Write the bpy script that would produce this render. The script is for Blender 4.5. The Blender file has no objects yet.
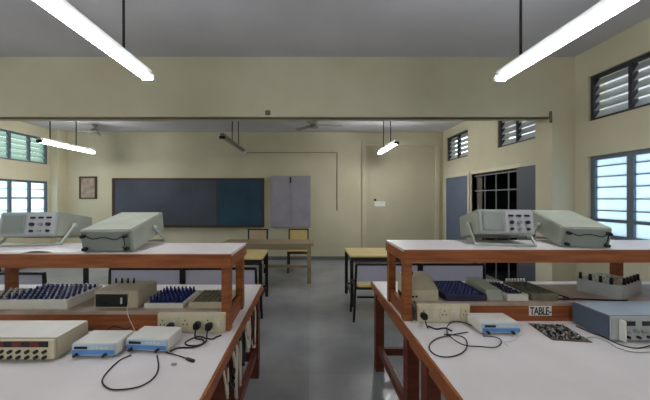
import bpy, bmesh, math, random
from mathutils import Vector, Matrix, Euler
random.seed(7)
SC = bpy.context.scene
COL = SC.collection
PI = math.pi
EYE, F, VX, VY = 1.5, 280.0, 308.0, 198.0       # eye height, focal length in px, vanishing point


def at(px, py, z):
    """point of the horizontal plane z seen at a pixel of the photograph"""
    k = (py - VY) / (EYE - z)
    return ((px - VX) / k, F / k, z)


# ------------------------------------------------------------------ materials
def lin(c):
    out = []
    for v in c[:3]:
        v /= 255.0
        out.append(v / 12.92 if v <= 0.04045 else ((v + 0.055) / 1.055) ** 2.4)
    return (*out, 1)


MATS = {}


def mat(name, c, rough=0.6, metal=0.0, c2=None, scale=6.0, stretch=(1, 1, 1), bump=0.0, emit=0.0, spec=0.4, lo=0.35, hi=0.7):
    if name in MATS:
        return MATS[name]
    m = bpy.data.materials.new(name)
    m.use_nodes = True
    nt = m.node_tree
    b = nt.nodes['Principled BSDF']
    b.inputs['Base Color'].default_value = lin(c)
    b.inputs['Roughness'].default_value = rough
    b.inputs['Metallic'].default_value = metal
    b.inputs['Specular IOR Level'].default_value = spec
    if emit:
        b.inputs['Emission Color'].default_value = lin(c)
        b.inputs['Emission Strength'].default_value = emit
    if c2 is not None or bump:
        tc = nt.nodes.new('ShaderNodeTexCoord')
        mp = nt.nodes.new('ShaderNodeMapping')
        mp.inputs['Scale'].default_value = stretch
        nz = nt.nodes.new('ShaderNodeTexNoise')
        nz.inputs['Scale'].default_value = scale
        nz.inputs['Detail'].default_value = 5
        nt.links.new(tc.outputs['Object'], mp.inputs['Vector'])
        nt.links.new(mp.outputs['Vector'], nz.inputs['Vector'])
        if c2 is not None:
            r = nt.nodes.new('ShaderNodeValToRGB')
            r.color_ramp.elements[0].position = lo
            r.color_ramp.elements[1].position = hi
            r.color_ramp.elements[0].color = lin(c)
            r.color_ramp.elements[1].color = lin(c2)
            nt.links.new(nz.outputs['Fac'], r.inputs['Fac'])
            nt.links.new(r.outputs['Color'], b.inputs['Base Color'])
        if bump:
            bp = nt.nodes.new('ShaderNodeBump')
            bp.inputs['Strength'].default_value = bump
            bp.inputs['Distance'].default_value = 0.01
            nt.links.new(nz.outputs['Fac'], bp.inputs['Height'])
            nt.links.new(bp.outputs['Normal'], b.inputs['Normal'])
    MATS[name] = m
    return m


def glass_mat(name, tint, clear, frost):
    m = bpy.data.materials.new(name)
    m.use_nodes = True
    nt = m.node_tree
    for n in list(nt.nodes):
        nt.nodes.remove(n)
    out = nt.nodes.new('ShaderNodeOutputMaterial')
    tr = nt.nodes.new('ShaderNodeBsdfTransparent')
    tr.inputs['Color'].default_value = lin(tint)
    tl = nt.nodes.new('ShaderNodeBsdfTranslucent')
    tl.inputs['Color'].default_value = lin(tint)
    gl = nt.nodes.new('ShaderNodeBsdfGlossy')
    gl.inputs['Roughness'].default_value = 0.25
    m1 = nt.nodes.new('ShaderNodeMixShader')
    m1.inputs[0].default_value = frost
    m2 = nt.nodes.new('ShaderNodeMixShader')
    m2.inputs[0].default_value = 1 - clear
    nt.links.new(tr.outputs[0], m1.inputs[1])
    nt.links.new(tl.outputs[0], m1.inputs[2])
    nt.links.new(m1.outputs[0], m2.inputs[1])
    nt.links.new(gl.outputs[0], m2.inputs[2])
    nt.links.new(m2.outputs[0], out.inputs['Surface'])
    MATS[name] = m
    return m


WALL = mat('cream_wall_paint', (193, 187, 161), 0.75, c2=(205, 199, 176), scale=1.3, bump=0.05)
CEIL = mat('ceiling_whitewash', (186, 185, 192), 0.85, c2=(198, 197, 204), scale=1.1)
FLOOR = mat('grey_floor_tile', (132, 135, 139), 0.28, c2=(166, 168, 171), scale=1.5, spec=0.5)
LAM = mat('white_laminate', (208, 203, 204), 0.38, c2=(217, 212, 213), scale=5)
WOOD = mat('red_brown_wood', (124, 64, 30), 0.45, c2=(158, 94, 52), scale=7, stretch=(1, 1, 6))
WOODX = mat('red_brown_wood_lengthwise', (124, 64, 30), 0.45, c2=(158, 94, 52), scale=7, stretch=(0.6, 6, 6))
WOODD = mat('shaded_red_wood', (88, 38, 26), 0.5, c2=(112, 54, 38), scale=7, stretch=(1, 1, 6))  # darker copy of the bench wood, shade under the top put into the colour
RISER = mat('riser_top_laminate', (176, 158, 146), 0.5, c2=(150, 130, 118), scale=9)
STEEL = mat('black_painted_steel', (26, 25, 28), 0.45)
YELLOW = mat('yellow_laminate', (214, 192, 130), 0.5, c2=(222, 202, 144), scale=8)
BEIGE_PLY = mat('pale_beige_board', (190, 170, 140), 0.55, c2=(198, 180, 152), scale=8)
LILAC = mat('grey_lilac_board', (176, 175, 192), 0.5, c2=(186, 184, 200), scale=3)
CUPB = mat('grey_lilac_paint', (150, 147, 160), 0.55, c2=(160, 157, 168), scale=4)
TEAK = mat('dull_brown_wood', (150, 134, 108), 0.5, c2=(164, 148, 122), scale=6, stretch=(0.7, 6, 6))
FRAME = mat('slate_blue_steel', (92, 104, 116), 0.5)
FRAMED = mat('dark_grey_steel', (52, 55, 58), 0.5)
DOORB = mat('slate_blue_door_paint', (92, 104, 126), 0.5, c2=(100, 112, 134), scale=3)
DOORG = mat('dark_grey_door_paint', (76, 82, 92), 0.5)
GRILLE = mat('pale_grille_paint', (120, 124, 130), 0.5)
DARKROOM = mat('dark_room_shade', (20, 22, 30), 0.9)  # near-black colour puts the darkness of the unlit room into its walls
JAMB = mat('cream_gloss_paint', (205, 199, 178), 0.5)
DOORC = mat('faded_cream_door_paint', (184, 179, 154), 0.6, c2=(192, 186, 162), scale=2)
BROWNF = mat('dark_brown_frame', (70, 48, 34), 0.5)
SLATE = mat('chalkboard_slate', (56, 62, 76), 0.6, c2=(74, 80, 94), scale=1.6, lo=0.3, hi=0.75)
SLATEG = mat('chalkboard_blue_green', (22, 56, 78), 0.55, c2=(34, 74, 96), scale=1.8)
BLACK = mat('black_plastic', (18, 18, 20), 0.4)
CABLE = mat('black_rubber', (24, 24, 27), 0.5)
PALEC = mat('pale_cable', (205, 196, 184), 0.5)
CREAM = mat('cream_plastic', (206, 198, 172), 0.45, c2=(212, 205, 182), scale=12)
OFFW = mat('off_white_enamel', (206, 205, 198), 0.4, c2=(214, 213, 208), scale=10)
BEIGE = mat('beige_enamel', (176, 168, 146), 0.45, c2=(186, 178, 156), scale=12)
BLUE = mat('sky_blue_panel', (84, 138, 206), 0.45)
PALEB = mat('pale_blue_panel', (178, 196, 214), 0.45)
NAVY = mat('navy_panel', (34, 36, 66), 0.5)
COBALT = mat('cobalt_panel', (40, 52, 122), 0.5)
BLUEK = mat('blue_terminal', (34, 48, 120), 0.4)
OLIVE = mat('olive_grey_panel', (98, 96, 78), 0.6, c2=(116, 112, 92), scale=14)
SCOPE = mat('grey_green_enamel', (156, 162, 149), 0.5, c2=(170, 175, 162), scale=8)
SCOPEF = mat('grey_front_panel', (168, 172, 176), 0.45)
SCOPER = mat('slate_rear_panel', (136, 144, 140), 0.5)
SCOPEH = mat('pale_grey_handle', (186, 192, 186), 0.45)
PALEP = mat('pale_lilac_control_panel', (178, 180, 188), 0.45)
SCREEN = mat('blank_grey_screen', (128, 136, 134), 0.25)
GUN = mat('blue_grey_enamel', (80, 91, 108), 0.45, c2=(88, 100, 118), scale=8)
GUNT = mat('blue_grey_lit_enamel', (148, 160, 174), 0.35, c2=(160, 172, 184), scale=8)  # paler copy of the blue-grey enamel, bright reflection put into the lid colour
LGREY = mat('light_grey_panel', (172, 176, 180), 0.45)
DRED = mat('dark_red_lens', (110, 22, 22), 0.3)
WHITEP = mat('white_paper', (226, 226, 224), 0.7)
FIXT = mat('white_batten_enamel', (220, 222, 222), 0.4)
LAMP = mat('lit_fluorescent_tube', (250, 252, 255), 0.4, emit=35.0)
LAMPN = mat('boosted_fluorescent_tube', (250, 250, 246), 0.4, emit=77.0)  # tubes beyond the beam, made stronger to brighten the back wall
LAMPR = mat('added_unseen_tube', (250, 250, 246), 0.4, emit=62.0)  # for the added tubes outside the view
LAMPOFF = mat('unlit_tube_glass', (160, 156, 142), 0.3)
BATTD = mat('greyish_batten_enamel', (120, 116, 102), 0.5)  # darker batten colour used on the unlit fixture
FANM = mat('dusty_brown_fan_enamel', (150, 146, 138), 0.5)
PIPE = mat('painted_conduit', (150, 142, 112), 0.6)
PIPED = mat('dark_conduit', (104, 96, 74), 0.6)
PCB = mat('dark_brown_board', (74, 62, 54), 0.6, c2=(104, 92, 82), scale=60)
TINW = mat('tinned_metal', (188, 186, 180), 0.35, metal=0.4)
PICT = mat('faded_print', (180, 164, 146), 0.6, c2=(138, 120, 106), scale=9)
CHROME = mat('chrome', (200, 200, 202), 0.25, metal=0.9)
FROST = glass_mat('frosted_pane', (226, 240, 248), 0.95, 0.55)
FROSTG = glass_mat('greenish_louver_glass', (186, 202, 192), 0.78, 0.6)
LOUV = mat('grey_louver_glass', (176, 182, 182), 0.3)

# floor: large square cement tiles with thin joints and worn patches
nt = FLOOR.node_tree
bs = nt.nodes['Principled BSDF']
ramp = [n for n in nt.nodes if n.type == 'VALTORGB'][0]
tc = nt.nodes.new('ShaderNodeTexCoord')
br = nt.nodes.new('ShaderNodeTexBrick')
br.offset = 0
br.inputs['Color1'].default_value = (1, 1, 1, 1)
br.inputs['Color2'].default_value = (0.94, 0.94, 0.94, 1)
br.inputs['Mortar'].default_value = (0.8, 0.8, 0.8, 1)
br.inputs['Scale'].default_value = 1
br.inputs['Mortar Size'].default_value = 0.004
br.inputs['Brick Width'].default_value = 0.6
br.inputs['Row Height'].default_value = 0.6
mx = nt.nodes.new('ShaderNodeMix')
mx.data_type = 'RGBA'
mx.blend_type = 'MULTIPLY'
mx.inputs[0].default_value = 1
nt.links.new(tc.outputs['Object'], br.inputs['Vector'])
nt.links.new(ramp.outputs['Color'], mx.inputs[6])
nt.links.new(br.outputs['Color'], mx.inputs[7])
nt.links.new(mx.outputs[2], bs.inputs['Base Color'])


# ------------------------------------------------------------------ mesh helpers
class MB:
    def __init__(self):
        self.bm = bmesh.new()
        self.mi = 0

    def _tag(self, faces):
        for f in faces:
            f.material_index = self.mi

    def box(self, x0, x1, y0, y1, z0, z1, bevel=0.0, M=None):
        t = bmesh.new()
        bmesh.ops.create_cube(t, size=1)
        for v in t.verts:
            v.co = Vector(((x0 + x1) / 2 + v.co.x * (x1 - x0), (y0 + y1) / 2 + v.co.y * (y1 - y0), (z0 + z1) / 2 + v.co.z * (z1 - z0)))
        if bevel:
            bmesh.ops.bevel(t, geom=t.edges[:], offset=bevel, segments=2, affect='EDGES')
        self._merge(t, M)
        return self

    def _merge(self, t, M=None):
        if M is not None:
            bmesh.ops.transform(t, matrix=M, verts=t.verts[:])
        vm = {v: self.bm.verts.new(v.co) for v in t.verts}
        for f in t.faces:
            try:
                g = self.bm.faces.new([vm[v] for v in f.verts])
                g.material_index = self.mi
                g.smooth = f.smooth
            except ValueError:
                pass
        t.free()

    def cyl(self, p0, p1, r, seg=12, r2=None):
        p0, p1 = Vector(p0), Vector(p1)
        d = p1 - p0
        t = bmesh.new()
        bmesh.ops.create_cone(t, cap_ends=True, segments=seg, radius1=r, radius2=r if r2 is None else r2, depth=d.length)
        for f in t.faces:
            f.smooth = len(f.verts) == 4
        q = Vector((0, 0, 1)).rotation_difference(d.normalized())
        self._merge(t, Matrix.Translation((p0 + p1) / 2) @ q.to_matrix().to_4x4())
        return self

    def prism(self, pts, x0, x1):
        """pts: outline in (y, z), extruded along x"""
        a = [self.bm.verts.new((x0, y, z)) for y, z in pts]
        b = [self.bm.verts.new((x1, y, z)) for y, z in pts]
        fs = [self.bm.faces.new(a), self.bm.faces.new(b[::-1])]
        n = len(pts)
        for i in range(n):
            fs.append(self.bm.faces.new((a[i], b[i], b[(i + 1) % n], a[(i + 1) % n])))
        self._tag(fs)
        return self

    def tube(self, pts, r, seg=8, smooth=3):
        P = [Vector(p) for p in pts]
        if smooth and len(P) > 2:
            Q = []
            for i in range(len(P) - 1):
                a, b, c, d = P[max(i - 1, 0)], P[i], P[i + 1], P[min(i + 2, len(P) - 1)]
                for k in range(smooth):
                    s = k / smooth
                    Q.append(0.5 * ((2 * b) + (c - a) * s + (2 * a - 5 * b + 4 * c - d) * s * s + (3 * b - a - 3 * c + d) * s ** 3))
            Q.append(P[-1])
            P = Q
        rings = []
        for i, p in enumerate(P):
            d = (P[min(i + 1, len(P) - 1)] - P[max(i - 1, 0)]).normalized()
            up = Vector((0, 0, 1)) if abs(d.z) < 0.9 else Vector((0, 1, 0))
            u = d.cross(up).normalized()
            w = u.cross(d)
            rings.append([self.bm.verts.new(p + r * (math.cos(2 * PI * k / seg) * u + math.sin(2 * PI * k / seg) * w)) for k in range(seg)])
        for a, b in zip(rings, rings[1:]):
            for k in range(seg):
                f = self.bm.faces.new((a[k], a[(k + 1) % seg], b[(k + 1) % seg], b[k]))
                f.smooth = True
                f.material_index = self.mi
        for rg in (rings[0][::-1], rings[-1]):
            self.bm.faces.new(rg).material_index = self.mi
        return self

    def build(self, name, m, parent=None, M=None, label=None):
        bmesh.ops.recalc_face_normals(self.bm, faces=self.bm.faces[:])
        me = bpy.data.meshes.new(name)
        self.bm.to_mesh(me)
        self.bm.free()
        for k in (m if isinstance(m, (list, tuple)) else [m]):
            me.materials.append(k)
        o = bpy.data.objects.new(name, me)
        COL.objects.link(o)
        if parent is not None:
            o.parent = parent
        if M is not None:
            o.matrix_local = M
        if label:
            o['label'] = label
        return o


def box(name, m, x0, x1, y0, y1, z0, z1, parent=None, bevel=0.0, label=None):
    return MB().box(x0, x1, y0, y1, z0, z1, bevel).build(name, m, parent, label=label)


def cyl(name, m, p0, p1, r, parent=None, seg=12, label=None):
    return MB().cyl(p0, p1, r, seg).build(name, m, parent, label=label)


def thing(name, label, cat, loc=(0, 0, 0), rz=0.0, group=None, rx=0.0):
    o = bpy.data.objects.new(name, None)
    o.empty_display_size = 0.05
    COL.objects.link(o)
    o.location = loc
    o.rotation_euler = (rx, 0, rz)
    return tag(o, label, cat, group)


def tag(o, label, cat, group=None):
    o['label'] = label
    o['category'] = cat
    if group:
        o['group'] = group
    return o


def struct(o):
    o['kind'] = 'structure'
    return o


def sroot(name, loc=(0, 0, 0)):
    o = bpy.data.objects.new(name, None)
    o.empty_display_size = 0.05
    COL.objects.link(o)
    o.location = loc
    return struct(o)


def kids(o):
    return [c for c in bpy.data.objects if c.parent == o]


def dup(o, loc=None, label=None, rz=None, parent=None):
    c = o.copy()
    COL.objects.link(c)
    if parent is not None:
        c.parent = parent
    if loc is not None:
        c.location = loc
    if rz is not None:
        c.rotation_euler.z = rz
    if label:
        c['label'] = label
    for k in kids(o):
        dup(k, parent=c)
    return c


def spread(first, spots):
    """copies of a part at further offsets from the first"""
    for s in spots:
        c = first.copy()
        c.location = s
        COL.objects.link(c)


# ------------------------------------------------------------------ the room
XL, XR, YB, YF, ZC = -6.0, 3.27, 6.78, -3.2, 3.23
T = 0.2


def wall_with_holes(name, m, axis, pos, thick, u0, u1, z0, z1, holes):
    us = sorted({u0, u1, *[h[0] for h in holes], *[h[1] for h in holes]})
    zs = sorted({z0, z1, *[h[2] for h in holes], *[h[3] for h in holes]})
    b = MB()
    for a, c in zip(us, us[1:]):
        for d, e in zip(zs, zs[1:]):
            mu, mz = (a + c) / 2, (d + e) / 2
            if any(h[0] < mu < h[1] and h[2] < mz < h[3] for h in holes):
                continue
            if axis == 'x':
                b.box(min(pos, pos + thick), max(pos, pos + thick), a, c, d, e)
            else:
                b.box(a, c, min(pos, pos + thick), max(pos, pos + thick), d, e)
    bmesh.ops.remove_doubles(b.bm, verts=b.bm.verts[:], dist=1e-5)
    return struct(b.build(name, m))


struct(box('floor', FLOOR, XL - T, XR + T, YF - T, YB + T, -0.1, 0))
ZB = 3.10                                        # the bay beyond the beam has a lower ceiling
struct(box('ceiling', CEIL, XL - T, XR + T, YF - T, 3.61, ZC, ZC + 0.15))
struct(box('ceiling_back', CEIL, XL - T, XR + T, 3.61, YB + T, ZB, ZC + 0.15))
struct(box('wall_back', WALL, XL - T, XR + T, YB, YB + T, 0, ZC))
struct(box('wall_front', WALL, XL - T, XR + T, YF - T, YF, 0, ZC))

LWIN = [(4.87, 6.47), (0.9, 2.9), (-2.4, -0.4)]  # the later two are unseen, added to bring in light
RVENT = [(5.73, 6.60, 2.36, 2.91), (4.03, 4.83, 2.36, 2.91), (1.67, 3.27, 2.39, 2.91), (-1.9, -0.3, 2.39, 2.91)]
RWIN = [(1.67, 3.27), (-1.9, -0.3)]
holesL = [(a, b, 1.0, 1.88) for a, b in LWIN] + [(a, b, 2.27, 2.86) for a, b in LWIN]
holesR = list(RVENT) + [(a, b, 1.05, 1.98) for a, b in RWIN] + [(4.33, 5.58, 0.0, 1.97)]
wall_with_holes('wall_left', WALL, 'x', XL, -T, YF, YB, 0, ZC, holesL)
wall_with_holes('wall_right', WALL, 'x', XR, T, YF, YB, 0, ZC, holesR)

# beam across the room on two pillars, and the corner pilaster
struct(box('trim_1', WALL, XL, XR, 3.43, 3.61, 2.493, ZC))
struct(box('trim_2', WALL, 2.99, XR, 3.43, 3.68, 0, 2.493))
struct(box('trim_3', WALL, XL, XL + 0.28, 3.43, 3.68, 0, 2.493))
struct(box('trim_4', WALL, XL, XL + 0.16, 6.52, YB, 0, ZB))
GREYB = mat('grey_skirting', (112, 114, 112), 0.6)
struct(box('baseboard_back', GREYB, XL + 0.16, 1.28, YB - 0.012, YB, 0, 0.09))
struct(box('baseboard_left', GREYB, XL, XL + 0.012, 3.68, 6.52, 0, 0.09))

struct(box('shade_roof_1', CEIL, XR + T, XR + T + 2.4, YF, 3.9, 2.98, 3.1))  # roof slab added outside the wall to darken the louver vents
struct(box('shade_roof_2', CEIL, XR + T, XR + T + 2.4, 3.9, YB, 2.98, 3.1))  # its continuation, added to shade the vents beyond the beam
# dark room beyond the grille on the right
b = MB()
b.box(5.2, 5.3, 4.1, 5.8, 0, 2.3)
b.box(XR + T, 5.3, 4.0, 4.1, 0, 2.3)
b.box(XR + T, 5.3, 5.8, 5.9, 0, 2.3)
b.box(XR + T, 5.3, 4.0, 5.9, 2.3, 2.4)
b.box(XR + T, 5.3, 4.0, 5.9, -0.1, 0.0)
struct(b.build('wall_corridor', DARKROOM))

WN = [0]


def glazed_window(x, ya, yb, z0, z1, bays, bars, fm, side, pane):
    """steel window in the left (side -1) or right (+1) wall"""
    WN[0] += 1
    w = sroot('window_%d' % WN[0], (x, (ya + yb) / 2, z0))
    h = (yb - ya) / 2
    H = z1 - z0
    d0, d1 = (-0.02, 0.04) if side > 0 else (-0.04, 0.02)
    f = MB()
    f.box(d0, d1, -h, h, 0, 0.045).box(d0, d1, -h, h, H - 0.045, H)
    f.box(d0, d1, -h, -h + 0.05, 0.045, H - 0.045).box(d0, d1, h - 0.05, h, 0.045, H - 0.045)
    f.build('frame', fm, w)
    step = 2 * h / bays
    for i in range(1, bays):
        y = -h + i * step
        box('mullion', fm, d0, d1, y - 0.03, y + 0.03, 0.045, H - 0.045, w)
    for i in range(bays):
        ya_, yb_ = -h + i * step + 0.03, -h + (i + 1) * step - 0.03
        if i == 0:
            ya_ = -h + 0.05
        if i == bays - 1:
            yb_ = h - 0.05
        for q, zb in enumerate(bars):
            r = 0.016 if q == 0 else 0.005
            box('glazing_bar', fm, d0 + 0.012, d1 - 0.012, ya_, yb_, zb - z0 - r, zb - z0 + r, w)
        box('pane', pane, -0.002 + (d0 + d1) / 2, 0.002 + (d0 + d1) / 2, ya_, yb_, 0.045, H - 0.045, w)
    return w


def louver_window(x, ya, yb, z0, z1, bays, nb, fm, side, blade, ang):
    WN[0] += 1
    w = sroot('window_%d' % WN[0], (x, (ya + yb) / 2, z0))
    h = (yb - ya) / 2
    H = z1 - z0
    d0, d1 = (-0.02, 0.05) if side > 0 else (-0.05, 0.02)
    f = MB()
    f.box(d0, d1, -h, h, 0, 0.03).box(d0, d1, -h, h, H - 0.03, H)
    f.box(d0, d1, -h, -h + 0.035, 0.03, H - 0.03).box(d0, d1, h - 0.035, h, 0.03, H - 0.03)
    f.build('frame', fm, w)
    step = 2 * h / bays
    for i in range(1, bays):
        y = -h + i * step
        box('mullion', fm, d0, d1, y - 0.016, y + 0.016, 0.03, H - 0.03, w)
    pitch = (H - 0.06) / nb
    first = None
    for i in range(bays):
        yc = -h + (i + 0.5) * step
        for k in range(nb):
            zc = 0.03 + (k + 0.5) * pitch
            if first is None:
                M = Matrix.Rotation(ang, 4, 'Y')
                first = MB().box(-0.004, 0.004, -step / 2 + 0.02, step / 2 - 0.02, -pitch * 0.57, pitch * 0.57, M=M).build('louver_blade', blade, w)
                first.location = (side * 0.03, yc, zc)
            else:
                c = first.copy()
                COL.objects.link(c)
                c.location = (side * 0.03, yc, zc)
    return w


for i, (a, c) in enumerate(LWIN):
    n = 4 if i == 0 else 5
    glazed_window(XL - 0.05, a, c, 1.0, 1.88, n, [1.5, 1.25, 1.69], FRAME, -1, FROST)
    louver_window(XL - 0.05, a, c, 2.27, 2.86, n, 5, FRAME, -1, FROSTG, math.radians(-26))
for i, (a, c) in enumerate(RWIN):
    glazed_window(XR + 0.05, a, c, 1.05, 1.98, 4, [1.25, 1.62, 1.36, 1.49, 1.74, 1.86], FRAME, 1, FROST)
for a, c, z0, z1 in RVENT:
    louver_window(XR + 0.05, a, c, z0, z1, 2 if c - a < 1 else 4, 5, FRAMED, 1, LOUV, math.radians(34))

# grille gate with one shutter leaf, and the blue door beside it
g = sroot('door_1', (XR, 4.95, 0))
f = MB()
f.box(-0.015, 0.1, 0.63, 0.69, 0, 2.03).box(-0.015, 0.1, -0.62, -0.66, 0, 2.03).box(-0.015, 0.1, -0.62, 0.63, 1.97, 2.03)
f.build('door_frame', JAMB, g)
gr = MB()
for y in (0.31, 0.0, -0.31):
    gr.box(0.05, 0.066, y - 0.008, y + 0.008, 0.02, 1.95)
for z in (0.06, 0.5, 1.07, 1.64, 1.93):
    gr.box(0.046, 0.07, -0.6, 0.62, z - 0.01, z + 0.01)
gr.build('grille', GRILLE, g)
lf = box('door_leaf', DOORG, -0.06, -0.02, -1.26, -0.64, 0.02, 1.97, g, 0.004)
box('leaf_panel', DOORG, -0.068, -0.06, -1.18, -0.72, 1.1, 1.85, lf)
box('leaf_panel', DOORG, -0.068, -0.06, -1.18, -0.72, 0.15, 0.95, lf)
g = sroot('door_2', (XR, 6.1, 0))
f = MB()
f.box(-0.05, 0, 0.45, 0.52, 0, 2.03).box(-0.05, 0, -0.44, -0.49, 0, 2.03).box(-0.05, 0, -0.44, 0.45, 1.96, 2.03)
f.build('door_frame', JAMB, g)
lf = box('door_leaf', DOORB, -0.035, -0.001, -0.44, 0.45, 0.02, 1.96, g)
cyl('door_handle', CHROME, (-0.07, -0.36, 0.95), (-0.07, -0.36, 1.12), 0.01, lf)
MB().box(-0.07, -0.035, -0.368, -0.352, 0.96, 0.98).box(-0.07, -0.035, -0.368, -0.352, 1.09, 1.11).build('handle_mount', CHROME, lf)
# painted-over door in the back wall
g = sroot('door_3', (2.26, YB, 0))
f = MB()
f.box(-0.96, -0.86, -0.06, 0, 0, 2.86).box(0.8, 0.9, -0.06, 0, 0, 2.86).box(-0.86, 0.8, -0.06, 0, 2.76, 2.86)
f.build('door_frame', WALL, g)
lf = MB().box(-0.86, 0.8, -0.025, -0.001, 0.02, 2.76).box(-0.78, 0.62, -0.035, -0.025, 0.12, 2.66, 0.004).build('door_leaf', DOORC, g)
box('lock', BLACK, -0.67, -0.62, -0.05, -0.035, 1.43, 1.48, lf)
tag(box('paper_notice', WHITEP, 1.60, 1.86, YB - 0.04, YB - 0.036, 1.30, 1.42), 'small white paper notice on the painted-over cream door', 'notice').rotation_euler = (0, 0, 0)

# conduits
tag(MB().tube([(-6, 3.447, 2.480), (2.95, 3.447, 2.480)], 0.012, smooth=0).build('conduit_shade_band', PIPED), 'thin dark conduit along the ceiling beam, also standing in for its shaded underside', 'pipe')  # tucked under the beam so its shaded underside reads as a dark band
tag(MB().tube([(2.955, 3.41, 2.42), (2.955, 3.41, 2.555)], 0.013, smooth=0).build('conduit_stub', PIPED), 'short upright conduit stub where the beam meets the right pillar', 'pipe')
tag(box('junction_box', PIPED, -0.52, -0.46, 3.39, 3.428, 2.515, 2.565, bevel=0.005), 'tiny round-cornered junction box on the face of the beam', 'junction box')
tag(MB().tube([(-1.5, YB - 0.012, 2.6), (0.70, YB - 0.012, 2.6)], 0.011, smooth=0).tube([(0.70, YB - 0.012, 2.6), (0.70, YB - 0.012, 1.2)], 0.011, smooth=0)
    .build('wall_conduit', PIPE), 'cream conduit across the back wall dropping beside the painted-over door', 'pipe')


# ------------------------------------------------------------------ things on the back wall
cb = thing('chalkboard', 'long slate chalkboard in a brown wooden frame on the back wall', 'chalkboard', (-2.89, YB, 0.8))
box('writing_panel', SLATE, -1.78, 0.68, -0.025, -0.002, 0.045, 1.13, cb)
box('writing_panel', SLATEG, 0.69, 1.78, -0.027, -0.002, 0.045, 1.13, cb, label='blue-green writing panel at the right end')
f = MB()
f.box(-1.83, 1.83, -0.045, 0, 1.13, 1.18).box(-1.83, 1.83, -0.045, 0, 0, 0.045)
f.box(-1.83, -1.78, -0.045, 0, 0.045, 1.13).box(1.78, 1.83, -0.045, 0, 0.045, 1.13).box(0.68, 0.69, -0.03, 0, 0.045, 1.13)
f.build('frame', BROWNF, cb)
box('chalk_tray', BROWNF, -1.83, 1.83, -0.11, -0.045, 0, 0.02, cb)

cu = thing('wall_cupboard', 'grey-lilac double-leaf wall cupboard right of the chalkboard', 'cupboard', (-0.42, YB, 0.80))
box('carcass', CUPB, -0.48, 0.48, -0.07, -0.001, 0, 1.23, cu)
for s in (-1, 1):
    d = MB().box(min(0.004 * s, 0.47 * s), max(0.004 * s, 0.47 * s), -0.085, -0.07, 0.01, 1.22).build('door', CUPB, cu)
    f = MB()
    a, c = sorted((0.05 * s, 0.43 * s))
    f.box(a, c, -0.09, -0.085, 0.06, 0.08).box(a, c, -0.09, -0.085, 1.12, 1.14).box(a, a + 0.02, -0.09, -0.085, 0.08, 1.12).box(c - 0.02, c, -0.09, -0.085, 0.08, 1.12)
    f.build('door_moulding', CUPB, d)
box('latch', BLACK, -0.015, 0.02, -0.10, -0.085, 1.06, 1.2, cu)

pf = thing('framed_picture', 'small framed print high on the back wall left of the chalkboard', 'picture', (-5.31, YB, 1.48))
f = MB()
f.box(-0.21, -0.18, -0.03, 0, 0, 0.54).box(0.165, 0.21, -0.03, 0, 0, 0.54).box(-0.18, 0.165, -0.03, 0, 0, 0.03).box(-0.18, 0.165, -0.03, 0, 0.5, 0.54)
f.build('frame', BROWNF, pf)
pr = box('print', PICT, -0.18, 0.165, -0.015, -0.002, 0.03, 0.5, pf)


# ------------------------------------------------------------------ ceiling lights and fans
def tube_light(label, x, y0, y1, z, lit, rods, lamp=LAMP):
    t = thing('tube_light', label, 'light', (x, (y0 + y1) / 2, z), 0, 'suspended fluorescent lights')
    h = (y1 - y0) / 2
    if lit:
        MB().prism([(-h, 0.026), (-h, 0.075), (h, 0.075), (h, 0.026)], -0.022, 0.022).build('batten', FIXT, t)
        MB().box(-0.036, 0.036, -h + 0.03, h - 0.03, -0.014, 0.026, 0.010).build('diffuser', lamp, t)
    else:
        MB().prism([(-h, 0.03), (-h, 0.075), (h, 0.075), (h, 0.03)], -0.03, 0.03).build('batten', BATTD, t)
        MB().cyl((0, -h + 0.03, 0.008), (0, h - 0.03, 0.008), 0.016, 14).build('tube', LAMPOFF, t, label='unlit tube')
    for s in (-1, 1):
        box('lamp_holder', BLACK if s < 0 else FIXT, -0.045, 0.045, min(s * h, s * (h - 0.03)), max(s * h, s * (h - 0.03)), -0.014, 0.03, t)
    for y in rods:
        yy = y - (y0 + y1) / 2
        cyl('rod', BLACK, (0, yy, 0.075), (0, yy, (ZB if y > 3.6 else ZC) - z), 0.009, t, 8)
    return t


tube_light('lit tube light hanging over the left lab bench, nearest on that side', -1.29, 1.0, 2.28, 2.46, True, (1.25, 1.96))
tube_light('lit tube light hanging over the right lab bench, nearest on that side', 1.55, 0.98, 2.28, 2.455, True, (1.25, 2.04))
tube_light('lit tube light beyond the beam, far left beside the louvered window', -4.57, 4.75, 5.98, 2.46, True, (4.96, 5.52), LAMPN)
tube_light('unlit tube light hanging in front of the chalkboard', -1.37, 4.46, 5.98, 2.46, False, (5.06, 5.52))
tube_light('lit tube light beyond the beam in front of the painted-over door', 1.55, 4.90, 6.06, 2.46, True, (5.25, 5.75), LAMPN)
for k, (xx, yy) in enumerate([(-4.50, 0.9), (-4.50, -2.4), (-1.29, -2.4), (1.52, -2.4)]):  # unseen lamps added outside the view to brighten the room
    tube_light('added unseen tube light %s' % ['hanging beside the left wall, left of the nearest bench light', 'at the rear of the room beside the left wall',
               'at the rear of the room in line with the left bench', 'at the rear of the room in line with the right bench'][k], xx, yy, yy + 1.28, 2.46, True, (yy + 0.3, yy + 1.0), LAMPR)


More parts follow.
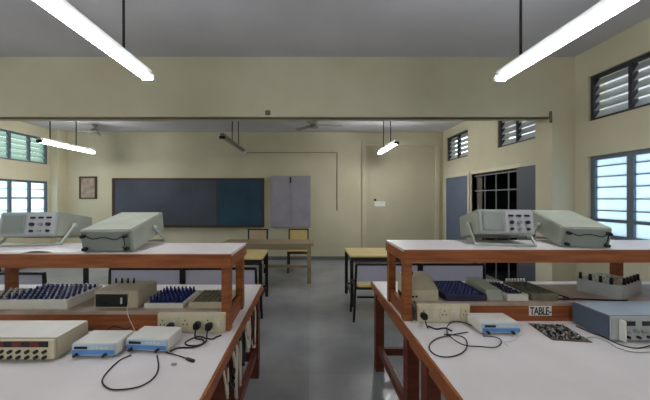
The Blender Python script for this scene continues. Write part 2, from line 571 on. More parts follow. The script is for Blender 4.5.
def fan(label, x, y, zb, rad, n=3, a0=0.0):
    ZC = ZB
    t = thing('ceiling_fan', label, 'fan', (x, y, zb))
    cyl('down_rod', FANM, (0, 0, 0.06), (0, 0, ZC - zb), 0.012, t, 10)
    MB().cyl((0, 0, -0.06), (0, 0, 0.07), 0.085, 20, 0.06).build('motor', FANM, t)
    MB().cyl((0, 0, ZC - zb - 0.06), (0, 0, ZC - zb - 0.001), 0.03, 14, 0.06).build('canopy', FANM, t)
    for k in range(n):
        M = Matrix.Rotation(a0 + 2 * PI * k / n, 4, 'Z') @ Matrix.Rotation(math.radians(8), 4, 'X')
        MB().box(0.06, rad, -0.06, 0.06, -0.004, 0.004, 0.003, M).build('blade', FANM, t)
    return t


fan('three-bladed ceiling fan under the ceiling in the middle beyond the beam', 0.12, 5.35, 2.90, 0.55, 3, 0.15)
fan('small ceiling fan behind the far left tube light', -4.64, 6.1, 2.93, 0.26, 4, 0.5)


# ------------------------------------------------------------------ lab benches
HB, HS, ZR = 0.75, 1.189, 0.8625       # bench top, raised shelf, riser top


def lab_bench(label, s, xa, length, yn, yf, ys0, ys1, posts, legys, ue, pw):
    """s=-1 runs to the left from the aisle edge xa, s=+1 to the right"""
    t = thing('lab_bench', label, 'lab bench', (xa, 0, 0), 0, 'wooden lab benches with raised shelves')

    def bx(name, m, u0, u1, *r, **k):
        a, c = sorted((u0 * s, u1 * s))
        return box(name, m, a, c, *r, t, **k)
    wt = bx('worktop', LAM, 0.012, length, yn, yf - 0.012, HB - 0.03, HB)
    e = MB()
    a, c = sorted((0, 0.012 * s))
    e.box(a, c, yn, yf, HB - 0.055, HB - 0.002)
    a, c = sorted((0.012 * s, length * s))
    e.box(a, c, yf - 0.012, yf, HB - 0.055, HB - 0.002)
    e.build('edging', WOOD, t)
    for y in (yn + 0.05, yf - 0.05):
        bx('apron', WOODX, 0.05, length - 0.03, y - 0.012, y + 0.012, HB - 0.12, HB - 0.03)
    bx('apron', WOOD, 0.03, 0.055, yn + 0.062, yf - 0.062, HB - 0.12, HB - 0.03)
    bx('apron', WOOD, length - 0.055, length - 0.03, yn + 0.062, yf - 0.062, HB - 0.12, HB - 0.03)
    for u in (0.02, length / 2, length - 0.10):
        for y in legys:
            bx('leg', WOODD, u, u + 0.07, y - 0.035, y + 0.035, 0, HB - 0.03)
    bx('side_rail', WOODD, 0.035, 0.07, legys[0] + 0.035, legys[1] - 0.035, 0.17, 0.23)
    bx('side_rail', WOODD, 0.035, 0.07, legys[2] + 0.035, legys[3] - 0.035, 0.17, 0.23)
    for y in (legys[0], legys[3]):
        bx('stretcher', WOODD, 0.09, length - 0.1, y - 0.018, y + 0.018, 0.13, 0.19)
    # raised shelf
    bx('shelf_board', LAM, ue + 0.003, length, ys0 - 0.009, ys1 + 0.009, HS - 0.016, HS)
    for y in (ys0, ys1):
        yo = y - 0.021 if y == ys0 else y + 0.009
        bx('shelf_apron', WOODX, ue + 0.002, length, yo, yo + 0.012, HS - 0.078, HS - 0.003)
    for u in (ue + 0.02, length - 0.01):
        bx('shelf_apron', WOOD, u - 0.012 - (0.008 if u < 1 else 0), u + 0.012, ys0 - 0.009, ys1 + 0.009, HS - 0.076, HS - 0.016)
    for u in posts:
        for y in (ys0 + 0.024, ys1 - 0.024):
            bx('post', WOOD, u, u + pw, y - 0.024, y + 0.024, HB, HS - 0.015)
    # low riser between the posts
    bx('riser_top', RISER, 0.096, length, ys0, ys1, ZR - 0.018, ZR)
    bx('fascia', WOODX, 0.096, length, ys0 + 0.002, ys0 + 0.02, HB, ZR - 0.018)
    bx('fascia', WOODX, 0.096, length, ys1 - 0.02, ys1 - 0.002, HB, ZR - 0.018)
    bx('end_board', WOOD, posts[0] + 0.012, posts[0] + pw - 0.012, ys0 + 0.048, ys1 - 0.048, HB, ZR - 0.02)
    return t


LB = lab_bench('white-topped red-brown lab bench left of the aisle, with raised shelf', -1, -0.392, 3.25, 0.85, 2.439, 1.575, 1.93, (0.047, 1.6, 3.17), (0.99, 1.42, 1.63, 2.36), 0.034, 0.048)
RB = lab_bench('white-topped red-brown lab bench right of the aisle, with raised shelf marked TABLE', 1, 0.567, 2.68, 0.85, 2.53, 1.704, 2.068, (0.017, 1.66, 2.61), (0.99, 1.42, 1.69, 2.45), 0.010, 0.049)


def socket_board(t, x0, x1, y, n):
    sb = MB().box(x0, x1, y - 0.024, y, HB + 0.002, ZR - 0.003, 0.003).build('socket_board', CREAM, t)
    w = (x1 - x0) / n
    for i in range(n):
        xc = x0 + (i + 0.5) * w
        pl = MB().box(xc - w * 0.42, xc + w * 0.42, y - 0.029, y - 0.024, HB + 0.016, ZR - 0.018, 0.002).build('socket_plate', CREAM, sb)
    for i in range(n):
        xc = x0 + (i + 0.5) * w
        h = MB()
        if i % 2 == 0:
            for dx, dz in ((0, 0.018), (-0.011, -0.004), (0.011, -0.004)):
                h.cyl((xc + dx, y - 0.0296, HB + 0.055 + dz), (xc + dx, y - 0.0288, HB + 0.055 + dz), 0.004, 8)
            h.build('socket_holes', BLACK, sb)
        else:
            h.box(xc - 0.009, xc + 0.009, y - 0.035, y - 0.029, HB + 0.038, HB + 0.074, 0.002).build('switch', OFFW, sb)
    return sb


socket_board(LB, -0.836 + 0.392, -0.461 + 0.392, 1.577, 6)
socket_board(RB, 0.662 - 0.567, 0.974 - 0.567, 1.706, 5)

# the painted name on the right bench's fascia
fc = bpy.data.curves.new('lettering', 'FONT')
fc.body = 'TABLE-'
fc.size = 0.082
fc.extrude = 0.0008
fc.offset = 0.0012
fc.space_character = 0.92
fo = bpy.data.objects.new('lettering_source', fc)
COL.objects.link(fo)
bpy.context.view_layer.update()
me = bpy.data.meshes.new_from_object(fo.evaluated_get(bpy.context.evaluated_depsgraph_get()))
bpy.data.objects.remove(fo)
plate = box('name_plate', WHITEP, 1.345 - 0.567, 1.481 - 0.567, 1.7025, 1.7058, 0.785, 0.843, RB, label='white name label reading TABLE')
wv = max(v.co.x for v in me.vertices)
lo = bpy.data.objects.new('lettering', me)
me.materials.append(BLACK)
COL.objects.link(lo)
lo.parent = plate
sx = 0.128 / wv
lo.scale = (sx, 0.8, 1)
lo.rotation_euler = (PI / 2, 0, 0)
lo.location = (1.349 - 0.567, 1.7015, 0.791)


# ------------------------------------------------------------------ plugs and cables
def plug(label, x, y, z, pts, cr=0.004, group='black plugs in the socket boards'):
    t = thing('power_plug', label, 'plug', (x, y, z), 0, group)
    MB().box(-0.016, 0.016, -0.04, 0, -0.016, 0.018, 0.005).build('plug_body', BLACK, t)
    MB().tube([(0, -0.035, -0.012)] + [(a - x, b_ - y, c - z) for a, b_, c in pts], cr).build('cord', CABLE, t)
    return t


zt = HB + 0.005
plug('black plug on the left socket board, nearest the small blue-striped instruments', -0.750, 1.545, 0.798, [(-0.750, 1.505, 0.766), (-0.766, 1.500, zt), (-0.804, 1.527, zt), (-0.857, 1.532, zt)])
plug('black plug with a tangled cord in the middle of the left socket board', -0.605, 1.545, 0.804, [(-0.605, 1.500, 0.777), (-0.595, 1.484, zt), (-0.557, 1.473, zt), (-0.536, 1.441, zt), (-0.562, 1.414, zt), (-0.616, 1.420, zt), (-0.632, 1.457, zt), (-0.584, 1.489, zt + 0.008), (-0.536, 1.468, zt + 0.008), (-0.525, 1.430, zt + 0.008), (-0.568, 1.398, zt), (-0.643, 1.393, zt), (-0.670, 1.361, zt)])
plug('black plug at the aisle end of the left socket board', -0.541, 1.545, 0.798, [(-0.541, 1.500, 0.771), (-0.536, 1.489, zt), (-0.504, 1.479, zt), (-0.493, 1.500, zt), (-0.471, 1.521, zt)])
plug('black plug on the socket board of the right bench', 0.686, 1.674, 0.801, [(0.686, 1.629, 0.771), (0.688, 1.607, zt)] + [at(*p, zt) for p in ((428, 326), (436, 329), (445, 328), (452, 331))])


def cable(label, px, name='cable', r=0.0029, m=CABLE, z=zt, cat='cable', ends=()):
    o = MB().tube([at(x, y, z) for x, y in px], r).build(name, m)
    return tag(o, label, cat)


cable('thin black cable looped on the white top in front of the left instruments', [(131, 355), (120, 360), (110, 369), (103, 378), (103, 384), (110, 389), (122, 389.5), (138, 387), (150, 381), (157, 373), (158.5, 364), (157, 355.5)])
cable('black leads tangled behind the small instrument beside the cream power supply', [(86, 328), (93, 329), (101, 331.5), (108, 329), (114, 326.5), (121, 328), (127, 329), (131, 327)], z=0.79)
ca = thing('probe_lead', 'black probe lead with a plug tip lying by the left bench edge', 'lead', at(168, 353, zt))
base = Vector(ca.location)
MB().tube([Vector(at(x, y, zt)) - base for x, y in ((166, 352.5), (173, 354), (181, 356.5), (188, 359))], 0.0028).build('wire', CABLE, ca)
p0, p1 = Vector(at(187, 358.6, zt + 0.002)) - base, Vector(at(194, 361, zt + 0.002)) - base
MB().cyl(p0, p1, 0.007, 10).build('tip', BLACK, ca)
tag(MB().box(-0.012, 0.012, -0.006, 0.006, 0, 0.008, 0.003).build('rubber_cap', SCOPER), 'tiny grey cap lying on the left bench in front of the probe lead', 'cap').location = at(174, 365, HB)

cable('black cable in a round loop nearest the aisle edge of the right bench', [(468, 332), (456, 334), (446, 336), (436, 339), (430, 344), (430, 350), (437, 355.5), (448, 357), (459, 354.5), (466, 349), (467, 342), (463, 337), (452, 334.5), (444, 334.5)])
cable('black cable in a larger flat loop trailing from the right blue-striped instrument', [(477, 327), (470, 325), (460, 321.5), (452, 322), (447, 327), (448, 334), (456, 341), (466, 345.5), (480, 346.5), (493, 347.5), (500, 345), (501, 340), (495, 337), (483, 336)], z=HB + 0.012)
cable('pale thin wire lying on the right bench beside the black loops', [(515, 329), (522, 333), (512, 341), (503, 342), (508, 346)], r=0.0015, m=PALEC)
cable('black mains lead running from the large grey instrument along the right bench', [(576, 326), (592, 333), (604, 337), (616, 343), (628, 347), (640, 348), (652, 345)])
cable('grey lead beside the dark circuit board running to the large instrument', [(586, 338), (594, 337), (606, 341), (618, 348), (634, 352), (652, 352)], r=0.0022, m=SCOPER)


# ------------------------------------------------------------------ instruments
def generator(label, x, y, rz, w=0.209, d=0.139, h=0.056):
    t = thing('function_generator', label, 'instrument', (x, y, HB), rz, 'small white and blue signal generators')
    MB().box(0, w, 0.006, d, 0.01, 0.01 + h, 0.003).build('case', OFFW, t)
    fp = MB().box(0.003, w - 0.003, -0.002, 0.006, 0.012, 0.008 + h, 0.002).build('front_panel', PALEB, t)
    box('blue_stripe', BLUE, 0.006, w - 0.004, -0.0035, -0.002, 0.018, 0.038, fp)
    box('display', BLACK, 0.018, 0.078, -0.004, -0.002, 0.043, 0.055, fp)
    for i in range(4):
        box('button', OFFW, 0.10 + i * 0.02, 0.112 + i * 0.02, -0.005, -0.002, 0.045, 0.053, fp)
    for q in (0.03, 0.165):
        MB().cyl((q, -0.022, 0.02), (q, -0.002, 0.02), 0.007, 12).build('output_socket', BLACK, fp)
    for fx in (0.02, w - 0.02):
        for fy in (0.02, d - 0.02):
            cyl('foot', BLACK, (fx, fy, 0), (fx, fy, 0.011), 0.008, t, 10)
    return t


generator('white and blue instrument beside the large cream power supply on the left bench', -1.111, 1.312, 0)
generator('white and blue instrument nearest the aisle on the left bench, cable looped before it', -0.887, 1.363, math.radians(-4))
generator('white and blue instrument on the right bench under its socket board', 0.948, 1.532, 0, w=0.214)

ps = thing('power_supply', 'large cream power supply with a dark red display strip at the left edge', 'instrument', (-1.629, 1.281, HB))
ps.scale = (1.07, 1.07, 1.07)
MB().box(0, 0.44, 0.01, 0.185, 0.008, 0.096, 0.004).build('case', BEIGE, ps)
box('lid', OFFW, 0.004, 0.436, 0.014, 0.181, 0.096, 0.0985, ps, label='white lid')
fp = MB().box(0.004, 0.436, 0, 0.01, 0.010, 0.094, 0.002).build('front_panel', CREAM, ps)
box('display_strip', BLACK, 0.008, 0.412, -0.003, 0, 0.064, 0.088, fp)
for i in range(5):
    box('red_display', DRED, 0.035 + i * 0.075, 0.075 + i * 0.075, -0.0045, -0.003, 0.067, 0.085, fp)
for i in range(11):
    for j in range(2):
        xx, zz = 0.03 + i * 0.037, 0.022 + j * 0.024
        MB().cyl((xx, -0.012, zz), (xx, 0, zz), 0.007, 10).build('knob', BLACK, fp)
for fx in (0.03, 0.41):
    for fy in (0.03, 0.16):
        cyl('foot', BLACK, (fx, fy, 0), (fx, fy, 0.009), 0.01, ps, 10)

bi = thing('bench_instrument', 'large blue-grey boxed instrument standing at the right edge of the right bench', 'instrument', (1.581, 1.457, HB))
bi.scale = (1.07, 1.07, 1.07)
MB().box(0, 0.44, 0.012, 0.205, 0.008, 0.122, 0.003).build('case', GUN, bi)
box('lid', GUNT, 0.004, 0.436, 0.014, 0.2, 0.122, 0.125, bi, label='blue-grey lid, paler to carry a bright reflection')
fp = MB().box(0, 0.44, 0, 0.012, 0.008, 0.122, 0.002).build('front_panel', LGREY, bi)
for hx in (0.038, 0.40):
    MB().box(hx - 0.006, hx + 0.006, -0.028, 0, 0.012, 0.112, 0.003).build('handle', OFFW, fp)
for i in range(4):
    box('display', BLACK, 0.062 + i * 0.085, 0.112 + i * 0.085, -0.003, 0, 0.08, 0.102, fp)
for i in range(8):
    xx = 0.068 + i * 0.042
    MB().cyl((xx, -0.016, 0.055), (xx, 0, 0.055), 0.0095, 12).build('knob', SCOPER, fp)
for i in range(6):
    xx = 0.075 + i * 0.05
    MB().cyl((xx, -0.012, 0.026), (xx, 0, 0.026), 0.007, 10).build('terminal', BLACK, fp)
for fx in (0.03, 0.41):
    for fy in (0.03, 0.17):
        cyl('foot', BLACK, (fx, fy, 0), (fx, fy, 0.009), 0.01, bi, 10)

# dark component board lying on the right bench
cbd = thing('circuit_board', 'dark brown circuit board crowded with parts, lying flat on the right bench', 'circuit board', (1.391, 1.556, HB), math.radians(-8))
cbd.scale = (0.93, 0.92, 1)
box('board', PCB, -0.10, 0.10, -0.105, 0.105, 0.002, 0.006, cbd)
for i, m in enumerate((BLACK, BLACK, TINW, SCOPER)):
    comp = MB()
    for k in range(60):
        x, y = random.uniform(-0.09, 0.09), random.uniform(-0.095, 0.095)
        a, c, h = random.uniform(0.002, 0.005), random.uniform(0.002, 0.006), random.uniform(0.003, 0.009)
        comp.box(x - a, x + a, y - c, y + c, 0.006, 0.006 + h)
    o = comp.build('component', m, cbd)
    o['kind'] = 'stuff'


# ------------------------------------------------------------------ trainer kits on the risers


def knobs(t, pts, m, r, h, name, z):
    f = MB().cyl((0, 0, 0), (0, 0, h), r, 8, r * 0.8).build(name, m, t)
    f.location = (*pts[0], z)
    spread(f, [(*p, z) for p in pts[1:]])


def kit(label, x0, x1, y0, y1, h, case, panel, km, nx, ny, kr=0.006, kh=0.02, rim=0.012, edge=None):
    t = thing('trainer_kit', label, 'trainer kit', ((x0 + x1) / 2, (y0 + y1) / 2, ZR), 0, 'electronics trainer kits on the risers')
    w, d = (x1 - x0) / 2, (y1 - y0) / 2
    c = MB()
    c.box(-w, w, -d, d, 0, h - 0.006)
    c.box(-w, w, -d, -d + rim, h - 0.006, h + 0.004).box(-w, w, d - rim, d, h - 0.006, h + 0.004)
    c.box(-w, -w + rim, -d + rim, d - rim, h - 0.006, h + 0.004).box(w - rim, w, -d + rim, d - rim, h - 0.006, h + 0.004)
    c.build('case', case, t)
    box('panel', panel, -w + rim, w - rim, -d + rim, d - rim, h - 0.006, h, t)
    pts = [(-w + rim + (i + 0.5) * 2 * (w - rim) / nx, -d + rim + (j + 0.5) * 2 * (d - rim) / ny) for j in range(ny) for i in range(nx)]
    knobs(t, pts, km, kr, kh, 'terminal', h)
    if edge:
        pts = [(-w + rim + (i + 0.5) * 2 * (w - rim) / edge[1], d - rim / 2) for i in range(edge[1])]
        knobs(t, pts, edge[0], edge[2], edge[3], 'binding_post', h + 0.004)
    return t


kit('trainer kit with a dense bank of blue-black terminals, left end of left riser', -1.779, -1.382, 1.607, 1.886, 0.048, OFFW, SCOPER, BLUEK, 12, 6, 0.008, 0.02, edge=(WHITEP, 14, 0.006, 0.014))
kit('low trainer kit standing behind the cream power supply at the left frame edge', -1.971, -1.800, 1.607, 1.864, 0.032, SCOPER, NAVY, OFFW, 4, 5)
kit('trainer kit with tall blue terminals on the left riser', -0.948, -0.723, 1.618, 1.864, 0.024, OFFW, COBALT, BLUEK, 8, 6, 0.007, 0.034)
kit('olive trainer kit at the aisle end of the left riser', -0.691, -0.477, 1.618, 1.843, 0.030, BEIGE, OLIVE, OLIVE, 7, 6, 0.006, 0.010)

dbx = thing('meter_box', 'beige boxed meter with a black front on the left riser', 'meter', (-1.104, 1.607, ZR))
dbx.scale = (1.07, 1.07, 1.07)
MB().box(-0.12, 0.115, 0.006, 0.2, 0, 0.095, 0.004).build('case', BEIGE, dbx)
fp = box('front_panel', BLACK, -0.108, 0.06, 0, 0.006, 0.012, 0.078, dbx)
box('switch', OFFW, 0.03, 0.036, -0.008, 0, 0.03, 0.062, fp)
for i in range(5):
    MB().cyl((-0.09 + i * 0.025, -0.006, 0.03), (-0.09 + i * 0.025, 0, 0.03), 0.006, 8).build('knob', NAVY, fp)
knobs(dbx, [(-0.10 + i * 0.035, 0.15) for i in range(4)], BLACK, 0.006, 0.028, 'binding_post', 0.095)

rk = thing('meter_box', 'beige sloping-topped box behind the aisle post of the right riser', 'meter', (0.723, 1.736, ZR))
rk.scale = (1.07, 1.07, 1.07)
MB().prism([(0, 0), (0.22, 0), (0.22, 0.115), (0.1, 0.115), (0, 0.06)], -0.085, 0.08).build('case', BEIGE, rk)
knobs(rk, [(-0.065 + i * 0.022, 0.14) for i in range(3)], BLACK, 0.007, 0.02, 'binding_post', 0.115)
for i in range(2):
    MB().cyl((-0.068 + 0.02 * i, -0.006, 0.025), (-0.068 + 0.02 * i, 0, 0.025), 0.006, 8).build('terminal', BLACK, rk)
kit('trainer kit with a wide cobalt blue panel on the right riser', 0.852, 1.104, 1.730, 2.030, 0.034, NAVY, COBALT, BLUEK, 9, 7, 0.005, 0.014)
kit('trainer kit with a small navy panel beside its grey-green lid on the right riser', 1.237, 1.366, 1.736, 2.004, 0.036, OFFW, NAVY, NAVY, 5, 6, 0.005, 0.01, edge=(WHITEP, 6, 0.006, 0.016))
ld = MB().prism([(1.746, ZR), (2.014, ZR), (1.993, ZR + 0.075), (1.779, ZR + 0.056)], 1.125, 1.221).build('kit_lid', SCOPE)
tag(ld, 'grey-green detached kit lid between the cobalt and navy trainer kits', 'lid')
kit('dark olive trainer kit with a row of white posts along its back, right riser', 1.387, 1.554, 1.736, 1.993, 0.041, OLIVE, BLACK, OLIVE, 5, 5, 0.005, 0.01, edge=(WHITEP, 7, 0.007, 0.022))
bk = kit('pale grey trainer kit rimmed with tall black posts, far right of the right riser', 2.048 - 0.165, 2.048 + 0.165, 1.80, 2.014, 0.084, LGREY, BEIGE, SCOPER, 5, 4, 0.005, 0.006)
bk.rotation_euler.z = math.radians(26)
knobs(bk, [(-0.158, -0.06 + 0.05 * i) for i in range(4)] + [(-0.10 + 0.055 * i, -0.101) for i in range(5)], BLACK, 0.010, 0.043, 'binding_post', 0.0875)
tag(MB().tube([(1.543, 1.762, ZR + 0.006), (1.607, 1.746, ZR + 0.006), (1.693, 1.752, ZR + 0.006), (1.779, 1.741, ZR + 0.006), (1.875, 1.730, ZR + 0.006), (1.971, 1.727, ZR + 0.006)], 0.005).tube([(1.554, 1.821, ZR + 0.006), (1.607, 1.843, ZR + 0.006), (1.639, 1.811, ZR + 0.006), (1.650, 1.768, ZR + 0.006), (1.607, 1.762, ZR + 0.012)], 0.004)
    .build('cable', CABLE), 'black cable trailing along the front of the right riser', 'cable')
tag(MB().tube([(-1.012, 1.594, 0.954), (-1.007, 1.559, 0.889), (-0.996, 1.556, 0.836), (-0.964, 1.548, 0.782), (-0.934, 1.521, zt)], 0.002).build('wire', PALEC), 'thin white wire hanging down the red fascia of the left riser', 'wire')


# ------------------------------------------------------------------ oscilloscopes on the top shelves
def scope(name_label, x, y, rz, tilt, front, w=0.30, d=0.38, h=0.125, rearm=SCOPER):
    """local origin at the low end of the base; front (the raised end) at +y when front is False, else the near face is raised"""
    t = thing('oscilloscope', name_label, 'oscilloscope', (x, y, HS), rz, 'oscilloscopes on the raised shelves')
    t.scale = (1.07, 1.07, 1.07)
    tl = math.radians(tilt)
    # body frame: pivot on the low bottom edge (rear), which rests on the shelf; y runs from rear to front
    M = Matrix.Rotation(tl, 4, 'X')

    def B(*a, bevel=0.0):
        return MB().box(*a, bevel=bevel, M=M)
    B(-w / 2, w / 2, 0, d, 0.0, h, bevel=0.006).build('case', SCOPE, t)
    rp = B(-w / 2 + 0.008, w / 2 - 0.008, -0.006, 0.001, 0.008, h - 0.008).build('rear_panel', rearm, t)
    for sx in (-1, 1):
        for z0 in (0.025, h - 0.03):
            B(sx * w * 0.4 - 0.01, sx * w * 0.4 + 0.01, -0.03, -0.006, z0 - 0.008, z0 + 0.008, bevel=0.002).build('cord_peg', BLACK, rp)
    cd = MB()
    pts = [(-0.10 * w / .3, -0.02, h - 0.03), (-0.05, -0.024, h - 0.042), (0.0, -0.022, h - 0.034), (0.06, -0.024, h - 0.046), (0.11 * w / .3, -0.022, h - 0.03), (0.115 * w / .3, -0.02, 0.05), (0.10 * w / .3, -0.02, 0.03)]
    cd.tube([M @ Vector(p) for p in pts], 0.003).build('cord', CABLE, rp)
    fp = B(-w / 2 + 0.006, w / 2 - 0.006, d - 0.002, d + 0.008, 0.006, h - 0.006, bevel=0.002).build('front_panel', SCOPEF, t)
    # the screen is on the viewer's left when looking at the front
    B(0.015, w / 2 - 0.02, d + 0.008, d + 0.014, 0.02, h - 0.014, bevel=0.002).build('screen_bezel', SCOPER, fp)
    B(0.025, w / 2 - 0.03, d + 0.014, d + 0.016, 0.03, h - 0.024).build('screen', SCREEN, fp)
    cp = B(-w / 2 + 0.012, 0.005, d + 0.008, d + 0.011, 0.012, h - 0.012).build('control_panel', PALEP, fp, label='paler control panel')
    for i in range(3):
        for j in range(3):
            xx, zz = -0.025 - i * 0.042, 0.032 + j * 0.04
            if j == 2:
                B(xx - 0.014, xx + 0.014, d + 0.011, d + 0.018, zz - 0.006, zz + 0.006, bevel=0.002).build('button', BLACK, cp)
            else:
                MB().cyl(M @ Vector((xx, d + 0.011, zz)), M @ Vector((xx, d + 0.026, zz)), 0.011 if j else 0.008, 12).build('knob', BLACK if i != 1 else SCOPER, cp)
    # carrying handle folded down as a stand: two arms from the side pivots and a bar on the shelf
    piv = M @ Vector((0, d * 0.62, h * 0.5))
    foot = Vector((0, d * 0.93, 0.008))
    hd = MB()
    for sx in (-1, 1):
        xx = sx * (w / 2 + 0.012)
        hd.box(-0.004, 0.004, -0.008, 0.008, 0, (foot - piv).length,
               M=Matrix.Translation((xx, piv.y, piv.z)) @ Vector((0, 0, 1)).rotation_difference(foot - piv).to_matrix().to_4x4())
        hd.cyl((xx - 0.012, piv.y, piv.z), (xx + 0.01, piv.y, piv.z), 0.013, 12)
    hd.cyl((-w / 2 - 0.012, foot.y, foot.z), (w / 2 + 0.012, foot.y, foot.z), 0.008, 10)
    hd.build('handle', SCOPEH, t)
    return t


# two show their tilted fronts (front towards the camera), two their rear panels
scope('grey oscilloscope tilted on its handle, front facing out, at the left frame edge', -1.875, 2.186, PI + 0.20, 9, True, h=0.148)
scope('grey-green oscilloscope seen from its rear panel on the left shelf', -1.146, 1.607, math.radians(4), 11.5, False, w=0.262)
scope('grey oscilloscope tilted on its handle, front facing out, on the right shelf', 1.366, 2.186, PI - 0.23, 11, True, h=0.152)
scope('grey-green oscilloscope seen from its rear panel on the right shelf', 1.722, 1.746, math.radians(-15), 13, False, w=0.235)
sh = MB()
pts = [(-1.736 + 0.0375 * i, HS + 0.004 + 0.012 * max(0, math.sin((i - 3) * 0.55)) ** 2) for i in range(12)]
for (xa_, za_), (xb_, zb_) in zip(pts, pts[1:]):
    q = [sh.bm.verts.new(p) for p in ((xa_, 1.575, za_), (xb_, 1.575, zb_), (xb_, 1.671, zb_), (xa_, 1.671, za_))]
    q2 = [sh.bm.verts.new((v.co.x, v.co.y, v.co.z - 0.003)) for v in q]
    sh.bm.faces.new(q)
    sh.bm.faces.new(q2[::-1])
    for k in range(4):
        sh.bm.faces.new((q[k], q[(k + 1) % 4], q2[(k + 1) % 4], q2[k]))
tag(sh.build('paper_sheet', WHITEP), 'crumpled white paper strip lying before the left edge oscilloscope', 'paper')

# cables hanging under the left bench by the aisle
hb = MB()
for k in range(9):
    y0_ = 1.36 + 0.09 * k + random.uniform(-0.02, 0.02)
    low = random.uniform(0.33, 0.50)
    sp = random.uniform(0.05, 0.16)
    hb.mi = 1 if k % 3 == 1 else 0
    o = random.uniform(0, 0.02)
    hb.tube([(-0.417, y0_, 0.655), (-0.405 - o, y0_ + sp * 0.2, 0.58), (-0.402 - o, y0_ + sp * 0.4, low + 0.03),
             (-0.405, y0_ + sp * 0.6, low), (-0.41, y0_ + sp * 0.8, low + 0.06), (-0.41, y0_ + sp * 0.95, 0.57), (-0.417, y0_ + sp, 0.655)], random.uniform(0.006, 0.011))
tag(hb.build('cable_bundle', [PALEC, CABLE]), 'tangle of pale and black cables hanging under the aisle edge of the left bench', 'cables')
tag(box('cable_trunking', WHITEP, 0.69, 0.75, 1.0, 2.42, 0.0, 0.03, bevel=0.004), 'white trunking strip on the floor under the aisle side of the right bench', 'trunking')


# ------------------------------------------------------------------ school desks and seats behind
def dual_desk(label, x0, x1, y0, y1):
    t = thing('student_desk', label, 'desk', ((x0 + x1) / 2, (y0 + y1) / 2, 0), 0, 'long yellow-topped student desks')
    w, d, H = (x1 - x0) / 2, (y1 - y0) / 2, 0.71
    MB().box(-w, w, -d, d, H - 0.025, H, 0.004).build('desk_top', YELLOW, t)
    r = MB()
    r.box(-w + 0.02, w - 0.02, -d + 0.004, -d + 0.04, H - 0.07, H - 0.025).box(-w + 0.02, w - 0.02, d - 0.05, d - 0.02, H - 0.06, H - 0.025)
    r.box(-w + 0.02, -w + 0.05, -d + 0.04, d - 0.05, H - 0.07, H - 0.025).box(w - 0.05, w - 0.02, -d + 0.04, d - 0.05, H - 0.07, H - 0.025)
    r.build('frame', STEEL, t)
    box('book_shelf', LILAC, -w + 0.06, w - 0.06, -d + 0.06, d - 0.06, H - 0.13, H - 0.11, t)
    for sx in (-1, 1):
        for sy in (-1, 1):
            xx, yy = sx * (w - 0.03), sy * (d - 0.03)
            box('leg', STEEL, xx - 0.022, xx + 0.022, yy - 0.02, yy + 0.02, 0, H - 0.07 if sy < 0 else H - 0.06, t)
        xx = sx * (w - 0.035)
        box('foot_rail', STEEL, xx - 0.012, xx + 0.012, -d + 0.052, d - 0.052, 0.14, 0.165, t)
    box('foot_rail', STEEL, -w + 0.052, w - 0.052, d - 0.047, d - 0.023, 0.14, 0.165, t)
    return t


def dual_seat(label, x0, x1, y):
    t = thing('school_bench', label, 'bench seat', ((x0 + x1) / 2, y, 0), 0, 'long seats with low backrests')
    w = (x1 - x0) / 2
    MB().box(-w + 0.03, w - 0.03, -0.02, 0.33, 0.425, 0.45, 0.004).build('seat', YELLOW, t)
    box('backrest', LILAC, -w + 0.02, w - 0.02, -0.008, 0.008, 0.49, 0.685, t)
    f = MB()
    f.box(-w, w, -0.013, 0.013, 0.685, 0.71)
    f.box(-w + 0.02, w - 0.02, -0.02, 0.005, 0.395, 0.425).box(-w + 0.02, w - 0.02, 0.3, 0.325, 0.395, 0.425)
    f.box(-w + 0.02, w - 0.02, -0.012, 0.012, 0.29, 0.31)
    for sx in (-1, 1):
        a, c = sorted((sx * (w - 0.025), sx * w))
        f.box(a, c, -0.012, 0.312, 0.395, 0.425)
    f.build('frame', STEEL, t)
    box('back_post', STEEL, -0.03, 0.03, -0.026, -0.008, 0.45, 0.685, t)
    for sx in (-1, 1):
        MB().box(-0.013, 0.013, -0.013, 0.013, 0, 0.69).build('leg', STEEL, t, Matrix.Translation((sx * (w + 0.02), 0, 0)) @ Matrix.Rotation(-sx * 0.04, 4, 'Y'), label=None)
        MB().box(-0.013, 0.013, -0.013, 0.013, 0, 0.42).build('leg', STEEL, t, Matrix.Translation((sx * (w + 0.01), 0.31, 0)) @ Matrix.Rotation(-sx * 0.04, 4, 'Y'))
    return t


dual_desk('long yellow-topped desk behind the left lab bench, right end at the aisle', -2.36, -0.60, 3.69, 4.30)
dual_desk('long yellow-topped desk behind the right lab bench, left end at the aisle', 0.575, 2.34, 3.84, 4.45)
dual_desk('long yellow-topped desk at the left wall side, behind the left bench end', -4.75, -2.92, 3.69, 4.30)
dual_seat('long seat in front of the yellow desk left of the aisle', -2.25, -0.585, 3.18)
dual_seat('long yellow seat with lilac back in front of the desk right of the aisle', 0.575, 2.13, 3.39)
dual_seat('long seat in front of the desk nearest the left wall', -4.65, -2.80, 2.98)

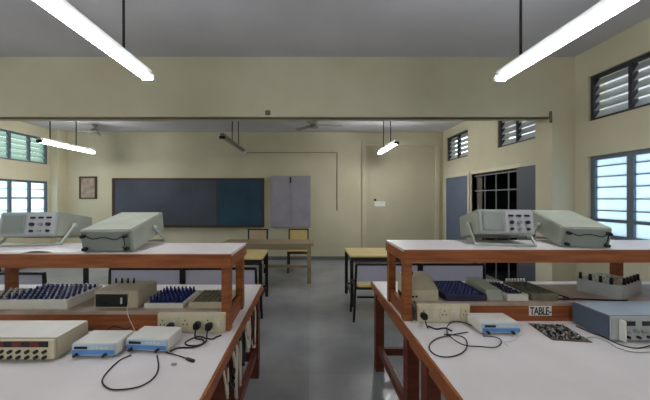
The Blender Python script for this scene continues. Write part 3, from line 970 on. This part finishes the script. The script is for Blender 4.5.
tb = thing('wooden_table', 'plain brown wooden table standing before the chalkboard and cupboard', 'table', (-0.72, 5.15, 0))
MB().box(-0.82, 0.82, -0.27, 0.27, 0.665, 0.70, 0.004).build('table_top', TEAK, tb)
for y in (-0.225, 0.225):
    box('apron', TEAK, -0.7, 0.7, y - 0.012, y + 0.012, 0.59, 0.665, tb)
for sx in (-1, 1):
    for sy in (-1, 1):
        box('leg', TEAK, sx * 0.74 - 0.035, sx * 0.74 + 0.035, sy * 0.215 - 0.035, sy * 0.215 + 0.035, 0, 0.665, tb)
    box('apron', TEAK, sx * 0.74 - 0.012, sx * 0.74 + 0.012, -0.18, 0.18, 0.59, 0.665, tb)
    box('stretcher', TEAK, sx * 0.74 - 0.02, sx * 0.74 + 0.02, -0.18, 0.18, 0.22, 0.27, tb)
box('stretcher', TEAK, -0.72, 0.72, -0.025, 0.025, 0.22, 0.27, tb)


def chair(label, x, y, m, fm):
    t = thing('wooden_chair', label, 'chair', (x, y, 0), 0, 'chairs behind the wooden table')
    MB().box(-0.2, 0.2, -0.42, -0.01, 0.425, 0.45, 0.004).build('seat', m, t)
    MB().box(-0.185, 0.185, -0.012, 0.008, 0.62, 0.815, 0.003).build('backrest', m, t)
    for sx in (-1, 1):
        box('leg', fm, sx * 0.2 - 0.015, sx * 0.2 + 0.015, -0.015, 0.015, 0, 0.84, t)
        box('leg', fm, sx * 0.2 - 0.015, sx * 0.2 + 0.015, -0.42, -0.39, 0, 0.425, t)
        box('side_rail', fm, sx * 0.2 - 0.01, sx * 0.2 + 0.01, -0.39, -0.015, 0.39, 0.425, t)
    box('top_rail', fm, -0.185, 0.185, -0.012, 0.012, 0.815, 0.84, t)
    box('front_rail', fm, -0.185, 0.185, -0.42, -0.395, 0.385, 0.425, t)
    return t


chair('chair with a pale beige backrest behind the wooden table', -1.07, 5.99, BEIGE_PLY, BLACK)
chair('chair with a yellow backrest behind the right end of the wooden table', -0.20, 5.99, YELLOW, BROWNF)

# ------------------------------------------------------------------ light, sky, camera
w = bpy.data.worlds.new('sky')
SC.world = w
w.use_nodes = True
bg = w.node_tree.nodes['Background']
bg.inputs['Color'].default_value = (0.88, 0.95, 1.0, 1)
bg.inputs['Strength'].default_value = 3.4

cam = bpy.data.cameras.new('camera')
cam.sensor_width = 36
cam.lens = F / 650 * 36
cam.shift_x = (325 - VX) / 650
cam.shift_y = -(200 - VY) / 650
cam.clip_start = 0.05
co = bpy.data.objects.new('camera', cam)
COL.objects.link(co)
co.location = (0, 0, EYE)
co.rotation_euler = (PI / 2, 0, 0)
SC.camera = co
SC.cycles.max_bounces = 14
SC.cycles.diffuse_bounces = 9
SC.cycles.transmission_bounces = 6
SC.cycles.transparent_max_bounces = 12
SC.cycles.use_denoising = True
SC.cycles.sample_clamp_indirect = 8
vs = SC.view_settings
vs.view_transform = 'Standard'
vs.look = 'None'
vs.exposure = 0.0
vs.gamma = 1
vs.use_curve_mapping = False
